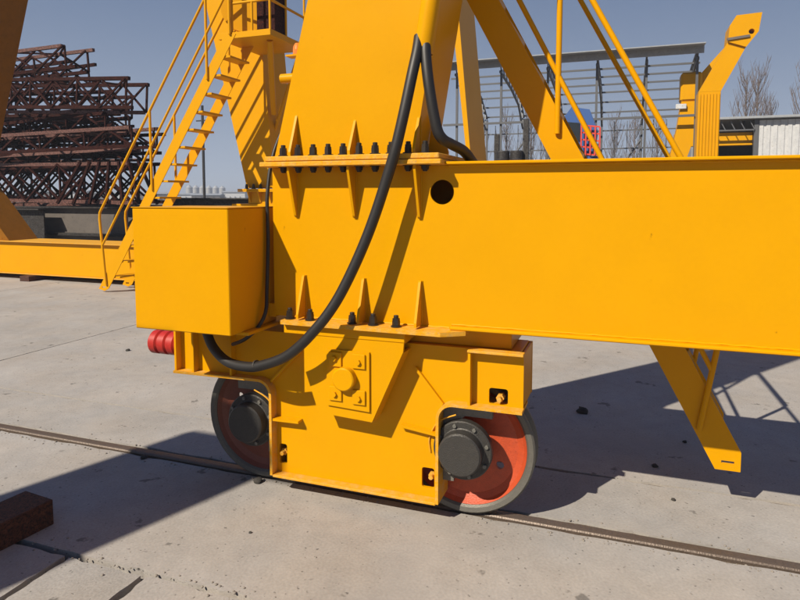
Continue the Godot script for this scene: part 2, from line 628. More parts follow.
func stair(parent: Node3D, poly: PackedVector2Array, slot: PackedVector2Array, z_near: float, z_far: float, first: Vector2, last: Vector2, steps: int, mat: Material, width := 0.20) -> Node3D:
	var s := part_node("stair", parent)
	for z in [z_near, z_far]:
		var st := mb()
		prism_holes(st, poly, [slot], z - 0.006, z + 0.006)
		obj("stringer", st, mat, s)
	for k in steps:
		var c := first.lerp(last, float(k) / (steps - 1))
		bar("tread", Vector3(c.x, c.y, z_far + 0.008), Vector3(c.x, c.y, z_near - 0.008), width, 0.028, mat, s)
	return s

# ------------------------------------------------------------------ the crane in front
func near_crane() -> void:
	var crane := thing("gantry_crane", "large yellow gantry crane with wheel bogie, bolted leg, sill beam and black hose", "crane")
	var P: Material = M.paint
	var W := 0.18
	# --- sill beam
	var web := mb()
	prism_holes(web, PackedVector2Array([Vector2(-0.43, 0.9425), Vector2(0.499, 0.9425), Vector2(0.499, 0.958), Vector2(7.5, 0.958), Vector2(7.5, 1.683), Vector2(-0.43, 1.683)]), [circle(Vector2(0.45, 1.563), 0.056, 40)], W - 0.012, W)
	var beam := obj("sill_beam", web, P, crane)
	var back := mb()
	bx(back, Vector3(-0.43, 0.958, -W), Vector3(7.5, 1.683, -W + 0.012))
	bx(back, Vector3(-0.43, 0.959, -W + 0.013), Vector3(-0.418, 1.682, W - 0.013))
	bx(back, Vector3(7.488, 0.959, -W + 0.013), Vector3(7.5, 1.682, W - 0.013))
	bx(back, Vector3(0.70, 0.959, -W + 0.013), Vector3(0.712, 1.682, W - 0.013))
	obj("back_web", back, P, beam)
	var tf := mb()
	bx(tf, Vector3(0.475, 1.684, -0.222), Vector3(7.5, 1.698, 0.222), 0.004)
	obj("top_flange", tf, P, beam)
	var bf := mb()
	bx(bf, Vector3(0.50, 0.943, -0.222), Vector3(7.5, 0.957, 0.222), 0.004)
	obj("bottom_flange", bf, P, beam)
	var end_top := mb()
	bx(end_top, Vector3(-0.44, 1.684, -0.30), Vector3(0.474, 1.708, 0.285), 0.004)
	obj("flange_plate", end_top, M.paint_dusty, beam)
	for x in [-0.295, 0.02, 0.345]:
		gusset(beam, x, 1.445, 1.683, false, W, 0.262, P)
	for x in [-0.255, 0.066, 0.350]:
		gusset(beam, x, 0.950, 1.155, true, W, 0.262, P)
	var lp := mb()
	prism(lp, PackedVector2Array([Vector2(-0.335, -0.285), Vector2(0.475, -0.285), Vector2(0.575, -0.222), Vector2(0.575, 0.28), Vector2(-0.335, 0.28)]), 0.922, 0.942, Transform3D(Basis(Vector3.RIGHT, Vector3.FORWARD, Vector3.UP), Vector3.ZERO))
	obj("base_plate", lp, M.paint_dusty, beam)
	for w in [[Vector3(0.50, 0.960, W + 0.001), Vector3(7.48, 0.960, W + 0.001)], [Vector3(-0.32, 0.9445, W + 0.001), Vector3(0.49, 0.9445, W + 0.001)], [Vector3(0.48, 1.681, W + 0.001), Vector3(7.48, 1.681, W + 0.001)]]:
		var pts := []
		var n := int((w[1] - w[0]).length() / 0.02)
		for k in n + 1:
			pts.append(w[0].lerp(w[1], float(k) / n) + Vector3(0, rng.randf_range(-0.0012, 0.0012), rng.randf_range(-0.001, 0.001)))
		var wm := mb()
		sweep(wm, pts, 0.005, 0.005, 6)
		obj("weld_bead", wm, P, beam)
	for x in [-0.307, -0.196, 0.028, 0.135, 0.250]:
		mesh_obj("bolt", bolt_mesh, M.bolt, beam, Transform3D(Basis(Vector3.UP, rng.randf() * 2.0), Vector3(x, 0.943, 0.238)))
	# --- leg, leaning along the rail and narrowing
	var leg := mb()
	var y0 := 1.736
	var y1 := 7.6
	var q := [Vector2(-0.415, y0), Vector2(0.318, y0), Vector2(0.318 + (y1 - y0) * 0.165, y1), Vector2(-0.415 + (y1 - y0) * 0.262, y1)]
	var legpoly := PackedVector2Array(q)
	prism(leg, legpoly, -W, W)
	var legn := obj("leg", leg, P, crane)
	var lfp := mb()
	bx(lfp, Vector3(-0.415, 1.710, -0.30), Vector3(0.462, 1.735, 0.275), 0.004)
	obj("flange_plate", lfp, M.paint_dusty, legn)
	for x in [-0.29, 0.022, 0.338]:
		gusset(legn, x, 1.736, 1.905 if x > -0.1 else 1.94, true, W - 0.01, 0.255, P, 0.15)
	# side stiffener on the right, then the half round conduit on the corner
	var ss := mb()
	prism(ss, PackedVector2Array([Vector2(0.325, 1.736), Vector2(0.430, 1.736), Vector2(0.430, 1.755), Vector2(0.372, 1.93), Vector2(0.352, 1.93)]), -0.006, 0.006)
	obj("side_stiffener", ss, P, legn)
	var cd := mb()
	var lean := Vector3(0.165, 1, 0).normalized()
	sweep(cd, [Vector3(0.366, 2.178, 0.205), Vector3(0.366, 2.178, 0.205) + lean * 4.5], 0.044, 0.044, 24, false)
	obj("conduit", cd, P, legn)
	rod("pipe_stub", Vector3(-0.405, 2.13, 0.12), Vector3(-0.30, 2.13, 0.12), 0.024, P, legn)
	var lampm := mb()
	lathe(lampm, [Vector2(0.0, 0.060), Vector2(0.014, 0.056), Vector2(0.022, 0.042), Vector2(0.025, 0.024), Vector2(0.025, 0.0), Vector2(0.0, 0.0)], Vector3(-0.322, 2.245, 0.10), Vector3.UP, 20)
	obj("warning_lamp", lampm, M.lamp, legn)
	bar("lamp_bracket", Vector3(-0.375, 2.240, 0.10), Vector3(-0.26, 2.240, 0.10), 0.06, 0.008, P, legn)
	for i in 10:
		var x: float = [-0.332, -0.250, -0.170, -0.091, -0.013, 0.068, 0.148, 0.226, 0.308, 0.388][i]
		mesh_obj("bolt", bolt_mesh, M.bolt, legn, Transform3D(Basis(Vector3.UP, rng.randf() * 2.0), Vector3(x, 1.736, 0.238)))
		mesh_obj("bolt", bolt_mesh, M.bolt, beam, Transform3D(Basis(Vector3(0, 0, 1), PI), Vector3(x, 1.683, 0.238)).scaled_local(Vector3(1, 0.5, 1)))
	# --- electrical box
	var eb := mb()
	bx(eb, Vector3(-1.022, 0.897, 0.095), Vector3(-0.471, 1.488, 0.50), 0.004)
	var ebox := obj("electrical_box", eb, P, crane)
	var lid := mb()
	bx(lid, Vector3(-1.026, 1.4885, 0.09), Vector3(-0.467, 1.4925, 0.504), 0.001)
	obj("lid", lid, P, ebox)
	var br := mb()
	bx(br, Vector3(-0.472, 0.93, -0.10), Vector3(-0.431, 1.0, 0.17), 0.003)
	bx(br, Vector3(-0.98, 0.88, -0.12), Vector3(-0.44, 0.8965, 0.40), 0.003)
	obj("bracket", br, P, ebox)
	# --- hoses
	var h1 := mb()
	sweep(h1, smooth_path([Vector3(0.352, 2.25, 0.215), Vector3(0.352, 2.180, 0.245), Vector3(0.340, 2.072, 0.280), Vector3(0.313, 1.912, 0.305), Vector3(0.281, 1.765, 0.318), Vector3(0.219, 1.572, 0.318), Vector3(0.138, 1.348, 0.33), Vector3(0.023, 1.097, 0.360), Vector3(-0.093, 0.932, 0.385), Vector3(-0.255, 0.790, 0.380), Vector3(-0.469, 0.714, 0.350), Vector3(-0.624, 0.714, 0.310), Vector3(-0.743, 0.771, 0.270), Vector3(-0.805, 0.870, 0.250)], 110), 0.0245, 0.0245, 16)
	var hose := obj("hose", h1, M.rubber, crane)
	var tape := mb()
	sweep(tape, [Vector3(-0.432, 0.7245, 0.3545), Vector3(-0.424, 0.7265, 0.3555)], 0.0275, 0.0275, 16)
	obj("clamp", tape, M.steel_dark, hose)
	var h2 := mb()
	sweep(h2, smooth_path([Vector3(0.385, 2.25, 0.205), Vector3(0.386, 2.180, 0.23), Vector3(0.408, 2.030, 0.250), Vector3(0.438, 1.857, 0.240), Vector3(0.460, 1.800, 0.22), Vector3(0.487, 1.778, 0.160), Vector3(0.522, 1.752, 0.07), Vector3(0.55, 1.70, 0.0), Vector3(0.57, 1.62, -0.25)], 70), 0.0245, 0.0245, 16)
	obj("hose", h2, M.rubber, crane)
	var h3 := mb()
	sweep(h3, smooth_path([Vector3(-0.305, 2.14, 0.03), Vector3(-0.355, 2.02, 0.05), Vector3(-0.425, 1.86, 0.10), Vector3(-0.452, 1.72, 0.15), Vector3(-0.455, 1.55, 0.19), Vector3(-0.450, 1.326, 0.198), Vector3(-0.448, 1.076, 0.22), Vector3(-0.432, 0.972, 0.26), Vector3(-0.465, 0.893, 0.285), Vector3(-0.542, 0.830, 0.28), Vector3(-0.671, 0.775, 0.20)], 50), 0.0095, 0.0095, 10)
	obj("thin_cable", h3, M.rubber, crane)
	# --- bogie
	var outline := PackedVector2Array([Vector2(-0.452, 0.105), Vector2(0.428, 0.105), Vector2(0.428, 0.50)])
	outline.append_array(arc(Vector2(0.508, 0.505), 0.08, 180, 90, 6))
	outline.append_array(PackedVector2Array([Vector2(0.823, 0.585), Vector2(0.823, 0.838), Vector2(0.60, 0.846), Vector2(-1.062, 0.846), Vector2(-1.062, 0.595)]))
	outline.append_array(arc(Vector2(-0.532, 0.515), 0.08, 90, 0, 6))
	var fp := mb()
	prism_holes(fp, outline, [rect(0.667, 0.597, 0.754, 0.672, 0.012), rect(0.345, 0.150, 0.408, 0.248, 0.012), rect(-0.440, 0.150, -0.393, 0.255, 0.012)], 0.125, 0.14)
	var bogie := obj("bogie", fp, P, crane)
	var bp := mb()
	prism(bp, outline, -0.14, -0.125)
	obj("back_plate", bp, P, bogie)
	var core := mb()
	bx(core, Vector3(-0.25, 0.847, -0.20), Vector3(0.76, 0.921, 0.10), 0.003)
	obj("bolster", core, P, bogie)
	var ends := mb()
	bx(ends, Vector3(0.808, 0.587, -0.124), Vector3(0.822, 0.836, 0.124))
	bx(ends, Vector3(-1.061, 0.597, -0.124), Vector3(-1.047, 0.831, 0.124))
	bx(ends, Vector3(-1.061, 0.832, -0.124), Vector3(0.807, 0.845, 0.124))
	bx(ends, Vector3(-0.46, 0.106, -0.124), Vector3(-0.448, 0.5, 0.124))
	bx(ends, Vector3(0.414, 0.106, -0.124), Vector3(0.427, 0.5, 0.124))
	obj("cross_plates", ends, P, bogie)
	# flat bars edging the plate
	var rl := PackedVector2Array([Vector2(0.435, 0.10), Vector2(0.435, 0.49)])
	rl.append_array(arc(Vector2(0.508, 0.512), 0.073, 180, 90, 8))
	rl.append(Vector2(0.826, 0.585))
	var e1 := mb()
	prism(e1, ribbon(rl, 0.014), 0.02, 0.192)
	obj("edge_flange", e1, M.paint_dusty, bogie)
	var ll := PackedVector2Array([Vector2(-0.459, 0.10), Vector2(-0.459, 0.50)])
	ll.append_array(arc(Vector2(-0.532, 0.522), 0.073, 0, 90, 8))
	ll.append(Vector2(-1.066, 0.588))
	var e2 := mb()
	prism(e2, ribbon(ll, 0.014), 0.02, 0.192)
	obj("edge_flange", e2, M.paint_dusty, bogie)
	var e3 := mb()
	bx(e3, Vector3(-0.451, 0.092, -0.19), Vector3(0.4275, 0.1045, 0.192), 0.002)
	obj("edge_flange", e3, M.paint_dusty, bogie)
	var e4 := mb()
	bx(e4, Vector3(0.575, 0.838, 0.1405), Vector3(0.828, 0.850, 0.192), 0.002)
	obj("edge_flange", e4, M.paint_dusty, bogie)
	for r in [[Vector2(0.583, 0.592), Vector2(0.583, 0.838)], [Vector2(-0.94, 0.596), Vector2(-0.94, 0.845)], [Vector2(-1.055, 0.596), Vector2(-1.055, 0.845)], [Vector2(-0.70, 0.596), Vector2(-0.70, 0.845)]]:
		var rb := mb()
		prism(rb, ribbon(PackedVector2Array(r), 0.012), 0.141, 0.185)
		obj("rib", rb, P, bogie)
	for r in [[Vector2(0.315, 0.735), Vector2(0.452, 0.572), 0.018], [Vector2(-0.30, 0.76), Vector2(-0.474, 0.585), 0.018], [Vector2(0.246, 0.447), Vector2(0.427, 0.425), 0.03], [Vector2(-0.451, 0.395), Vector2(-0.300, 0.398), 0.045]]:
		var rb := mb()
		prism(rb, ribbon(PackedVector2Array([r[0], r[1]]), 0.012), 0.141, 0.141 + r[2])
		obj("rib", rb, P, bogie)
	# nuts seen in the slots
	for c in [Vector3(0.715, 0.622, 0.105), Vector3(0.392, 0.205, 0.105), Vector3(-0.420, 0.205, 0.105)]:
		var nt := mb()
		prism(nt, circle(Vector2.ZERO, 0.019, 6), -0.02, 0.02, Transform3D(Basis(), c))
		lathe(nt, [Vector2(0.0, 0.045), Vector2(0.011, 0.045), Vector2(0.011, 0.02)], c, Vector3(0, 0, 1), 12)
		obj("nut", nt, M.paint_dusty, bogie)
	# pivot bracket below the joint
	var pv := mb()
	var pvp := PackedVector2Array([Vector2(-0.225, 0.871), Vector2(0.292, 0.871), Vector2(0.288, 0.828), Vector2(0.132, 0.478), Vector2(-0.150, 0.492), Vector2(-0.222, 0.70)])
	prism(pv, pvp, 0.236, 0.25)
	var piv := obj("pivot_bracket", pv, P, crane)
	var pvs := mb()
	for e in [[1, 2], [2, 3], [4, 5], [5, 0]]:
		var seg := PackedVector2Array([pvp[e[0]].lerp(Vector2(0.02, 0.68), 0.02), pvp[e[1]].lerp(Vector2(0.02, 0.68), 0.02)])
		prism(pvs, ribbon(seg, 0.010), 0.1405, 0.2355)
	obj("side_plate", pvs, P, piv)
	var mt := mb()
	bx(mt, Vector3(-0.336, 0.872, -0.25), Vector3(0.296, 0.9215, 0.252), 0.003)
	obj("top_plate", mt, P, piv)
	var sq := mb()
	prism(sq, PackedVector2Array([Vector2(-0.098, 0.540), Vector2(0.124, 0.530), Vector2(0.124, 0.815), Vector2(-0.098, 0.815)]), 0.2505, 0.262)
	obj("wear_plate", sq, P, piv)
	for k in [[-0.082, 0.735], [0.040, 0.735], [-0.082, 0.568], [0.040, 0.562]]:
		var keep := mb()
		bx(keep, Vector3(k[0], k[1], 0.2625), Vector3(k[0] + 0.066, k[1] + 0.070, 0.272), 0.002)
		obj("keeper_plate", keep, P, piv)
	var disc := mb()
	lathe(disc, [Vector2(0.0, 0.302), Vector2(0.050, 0.302), Vector2(0.056, 0.297), Vector2(0.056, 0.262)], Vector3(0.004, 0.684, 0), Vector3(0, 0, 1), 32)
	obj("pin", disc, P, piv).scale = Vector3(1, 1, 1)
	for c in [Vector2(-0.052, 0.775), Vector2(0.073, 0.768), Vector2(-0.052, 0.602), Vector2(0.073, 0.594)]:
		var nt := mb()
		prism(nt, circle(Vector2.ZERO, 0.013, 6), 0.272, 0.284, Transform3D(Basis(), Vector3(c.x, c.y, 0)))
		obj("bolt", nt, P, piv)
	for x in [-0.17, 0.0, 0.10, 0.215]:
		mesh_obj("nut", bolt_mesh, M.bolt, piv, Transform3D(Basis(Vector3(0, 0, 1), PI), Vector3(x, 0.871, 0.22)).scaled_local(Vector3(1.0, 0.42, 1.0)))
	# --- wheels
	for wx in [0.535, -0.600]:
		var cy := 0.346
		var o := Vector3(wx, cy, 0)
		var rim := mb()
		lathe(rim, [Vector2(0.296, 0.044), Vector2(0.306, 0.054), Vector2(0.327, 0.058), Vector2(0.335, 0.050), Vector2(0.335, 0.036), Vector2(0.327, 0.030), Vector2(0.315, 0.026), Vector2(0.315, -0.026), Vector2(0.335, -0.036), Vector2(0.335, -0.050), Vector2(0.327, -0.058), Vector2(0.296, -0.044), Vector2(0.296, 0.044)], o, Vector3(0, 0, 1), 64)
		var wheel := obj("wheel", rim, M.steel_tread, crane)
		var dm := mb()
		lathe(dm, [Vector2(0.249, 0.010), Vector2(0.278, 0.024), Vector2(0.295, 0.043), Vector2(0.295, -0.045), Vector2(0.249, -0.010)], o, Vector3(0, 0, 1), 64)
		var openings := []
		for a in 4:
			openings.append(circle(Vector2(wx, cy) + Vector2(cos(a * PI / 2 - 0.5), sin(a * PI / 2 - 0.52 + a * 0.02)) * 0.185, 0.020, 16))
		prism_holes(dm, circle(Vector2(wx, cy), 0.2495, 64), openings, -0.010, 0.010)
		obj("wheel_disc", dm, M.wheel_red if wx > 0 else M.wheel_brown, wheel)
		# bearing housing: angled seat, flanged drum, ring of bolts
		var seat := mb()
		var s := 1.0 if wx > 0 else -1.0
		var x_in := 0.444 if wx > 0 else -0.468
		prism(seat, PackedVector2Array([Vector2(x_in, 0.190), Vector2(x_in + s * 0.052, 0.190), Vector2(x_in + s * 0.052, 0.46), Vector2(x_in + s * 0.105, 0.515), Vector2(x_in + s * 0.235, 0.515), Vector2(x_in + s * 0.235, 0.578), Vector2(x_in + s * 0.05, 0.578), Vector2(x_in, 0.53)]), 0.085, 0.115)
		var hub := obj("bearing_housing", seat, M.bearing, crane)
		var fl := mb()
		var ho := Vector3(wx + (0.012 if wx > 0 else 0.0), 0.362, 0)
		lathe(fl, [Vector2(0.0, 0.218), Vector2(0.094, 0.218), Vector2(0.101, 0.211), Vector2(0.103, 0.160), Vector2(0.108, 0.157), Vector2(0.135, 0.157), Vector2(0.140, 0.152), Vector2(0.140, 0.116), Vector2(0.05, 0.116), Vector2(0.05, 0.02)], ho, Vector3(0, 0, 1), 48)
		obj("bearing_cap", fl, M.steel_dark, hub)
		for a in 8:
			var bn := mb()
			var c := ho + Vector3(cos(TAU * a / 8 + 0.3), sin(TAU * a / 8 + 0.3), 0) * 0.122
			prism(bn, circle(Vector2.ZERO, 0.0095, 6), 0.1575, 0.167, Transform3D(Basis(), Vector3(c.x, c.y, 0)))
			obj("bolt", bn, M.bearing, hub)
		var grease := mb()
		sweep(grease, smooth_path([Vector3(wx - s * 0.02, 0.528, 0.150), Vector3(wx - s * 0.105, 0.485, 0.150), Vector3(wx - s * 0.15, 0.40, 0.145), Vector3(wx - s * 0.146, 0.33, 0.145)], 20), 0.004, 0.004, 6)
		obj("grease_line", grease, M.paint_dusty, hub)
	# --- rubber buffer on the end
	var bu := mb()
	var prof := [Vector2(0.0, -0.250)]
	for k in 4:
		prof.append_array([Vector2(0.058, -0.250 + k * 0.062), Vector2(0.068, -0.240 + k * 0.062), Vector2(0.068, -0.200 + k * 0.062), Vector2(0.058, -0.190 + k * 0.062)])
	prof.append(Vector2(0.060, 0.0))
	var flipped := []
	for p in prof:
		flipped.append(Vector2(p.x, -p.y))
	flipped.reverse()
	lathe(bu, flipped, Vector3(-1.081, 0.700, 0.03), Vector3(-1, 0, 0), 36)
	var buf := obj("buffer", bu, M.buffer, crane)
	var bpl := mb()
	bx(bpl, Vector3(-1.080, 0.61, -0.08), Vector3(-1.064, 0.80, 0.13), 0.002)
	obj("mounting_plate", bpl, P, buf)
	# --- stair behind the beam
	var k_ := 1.87
	var poly := PackedVector2Array([Vector2(1.678, 0.208), Vector2(1.790, 0.208), Vector2(1.790, 0.305), Vector2(1.790 - (5.0 - 0.305) / k_, 5.0), Vector2(1.678 - (5.0 - 0.208) / k_, 5.0)])
	var line := func(x: float) -> float: return 0.305 + (1.790 - x) * k_ - 0.12
	var s := stair(crane, poly, rect(1.705, 0.243, 1.762, 0.256), -0.42, -1.0, Vector2(1.665, 0.42), Vector2(-0.634, 4.72), 20, P, 0.11)
	for z in [-0.40, -1.02]:
		handrail(s, z, Vector2(1.60, 0.40), Vector2(1.735, 1.25), Vector2(1.735 - 3.6 / 1.84, 4.85), 0.55, [0.893, 0.10] if z > -0.5 else [0.30], line, P, 0.0145)

# ------------------------------------------------------------------ the crane across the yard
func far_crane() -> void:
	var crane := thing("gantry_crane", "yellow crane leg with small platform and steep open stair across the yard", "crane", Vector3(-4.5, 0, -6.1))
	var P: Material = M.paint_far
	var o := -crane.position
	var st := mb()
	var T := Transform3D(Basis(), o)
	prism(st, PackedVector2Array([Vector2(-4.585, 1.66), Vector2(-4.07, 1.66), Vector2(-4.48, 6.6), Vector2(-5.77, 6.6)]), -6.5, -5.8, T)
	var leg := obj("leg", st, P, crane)
	for q in [[Vector3(-4.70, 1.625, -6.6), Vector3(-3.96, 1.648, -5.70)], [Vector3(-4.70, 1.60, -6.6), Vector3(-3.96, 1.623, -5.70)]]:
		var f := mb()
		bx(f, q[0] + o, q[1] + o, 0.003)
		obj("flange_plate", f, P, leg)
	for x in [-4.55, -4.42, -4.29, -4.16]:
		mesh_obj("bolt", bolt_mesh, M.bolt, leg, Transform3D(Basis().scaled(Vector3(1.5, 1.5, 1.5)), Vector3(x, 1.649, -5.74) + o))
	for x in [-4.52, -4.33, -4.14]:
		var gs := mb()
		prism(gs, PackedVector2Array([Vector2(-5.81, 1.599), Vector2(-5.71, 1.599), Vector2(-5.79, 1.43), Vector2(-5.81, 1.43)]), -0.01, 0.01, Transform3D(Basis(Vector3(0, 0, 1), Vector3.UP, Vector3(1, 0, 0)), Vector3(x, 0, 0) + o))
		obj("gusset", gs, P, leg)
	var sill := mb()
	bx(sill, Vector3(-4.87, 0.70, -6.45) + o, Vector3(6.0, 1.405, -5.78) + o, 0.004)
	var sl := obj("sill_beam", sill, P, crane)
	var ped := mb()
	bx(ped, Vector3(-4.57, 1.4055, -6.4) + o, Vector3(-4.08, 1.599, -5.805) + o, 0.004)
	obj("pedestal", ped, P, sl)
	var bo := mb()
	for x in [-4.6, 4.9]:
		bx(bo, Vector3(x, 0.12, -6.3) + o, Vector3(x + 1.0, 0.699, -5.9) + o, 0.004)
	obj("bogie", bo, P, crane)
	for x in [-4.62, -3.6, 4.88, 5.9]:
		var w := mb()
		lathe(w, [Vector2(0.0, 0.10), Vector2(0.24, 0.10), Vector2(0.25, 0.09), Vector2(0.25, -0.09), Vector2(0.24, -0.10), Vector2(0.0, -0.10)], Vector3(x, 0.25, -6.1) + o, Vector3(0, 0, 1), 28)
		obj("wheel", w, M.steel_dark, crane)
	# platform
	var pl := mb()
	bx(pl, Vector3(-4.30, 3.76, -5.79) + o, Vector3(-3.45, 3.845, -4.74) + o, 0.003)
	var plat := obj("platform", pl, P, crane)
	for x in [-4.09, -3.76, -3.47]:
		rod("post", Vector3(x, 3.846, -4.77) + o, Vector3(x, 4.95, -4.77) + o, 0.017, P, plat)
	for z in [-5.2, -5.75]:
		rod("post", Vector3(-3.47, 3.846, z) + o, Vector3(-3.47, 4.95, z) + o, 0.017, P, plat)
	for y in [4.25, 4.95]:
		rod("handrail", Vector3(-4.09, y, -4.77) + o, Vector3(-3.47, y, -4.77) + o, 0.019, P, plat)
		rod("handrail", Vector3(-3.47, y, -4.77) + o, Vector3(-3.47, y, -5.78) + o, 0.019, P, plat)
	rod("strut", Vector3(-3.62, 3.76, -5.0) + o, Vector3(-4.10, 2.85, -5.86) + o, 0.045, P, plat)
	rod("strut", Vector3(-3.55, 3.76, -5.75) + o, Vector3(-4.17, 2.6, -6.0) + o, 0.03, P, plat)
	# reel and cabinet standing behind the platform rail
	var reel := mb()
	lathe(reel, [Vector2(0.0, 0.06), Vector2(0.36, 0.06), Vector2(0.36, -0.06), Vector2(0.0, -0.06)], Vector3(-4.0, 4.25, -5.0) + o, Vector3(0.35, 0, 1), 28)
	obj("cable_reel", reel, M.paint_far, crane)
	var cab := mb()
	bx(cab, Vector3(-3.80, 3.846, -5.25) + o, Vector3(-3.50, 4.75, -4.95) + o, 0.006)
	obj("cabinet", cab, M.primer, crane)
	# stair
	var k_ := 1.515
	var poly := PackedVector2Array([Vector2(-6.69, 0.05), Vector2(-6.57, 0.02), Vector2(-6.49, 0.06), Vector2(-6.49 + 3.76 / k_, 3.82), Vector2(-4.20, 3.82)])
	for i in poly.size():
		poly[i] += Vector2(o.x, o.y)
	var slot := rect(-6.62 + o.x, 0.07, -6.55 + o.x, 0.09)
	var s := stair(crane, poly, slot, -4.74 + o.z, -5.24 + o.z, Vector2(-6.36 + o.x, 0.25), Vector2(-4.22 + o.x, 3.52), 14, P)
	var line := func(x: float) -> float: return 0.10 + (x - (-6.49 + o.x)) * k_ + 0.1
	for z in [-4.72, -5.26]:
		handrail(s, z + o.z, Vector2(-6.52 + o.x, 0.12), Vector2(-6.61 + o.x, 1.25), Vector2(-4.10 + o.x, 4.95), 0.50, [-5.55 + o.x, -4.5 + o.x, -4.102 + o.x], line, P, 0.02)

func make_leg(label: String, poly: PackedVector2Array, z0: float, z1: float, mat: Material, ribs := 0, group := "") -> Node3D:
	var c := Vector2.ZERO
	for p in poly:
		c += p / poly.size()
	var low := 1e9
	for p in poly:
		low = minf(low, p.y)
	var base := Vector3(c.x, low, (z0 + z1) * 0.5)
	var t := thing("crane_column", label, "crane leg", base, group)
	var st := mb()
	prism(st, poly, z0, z1, Transform3D(Basis(), -base))
	obj("box_section", st, mat, t)
	return t

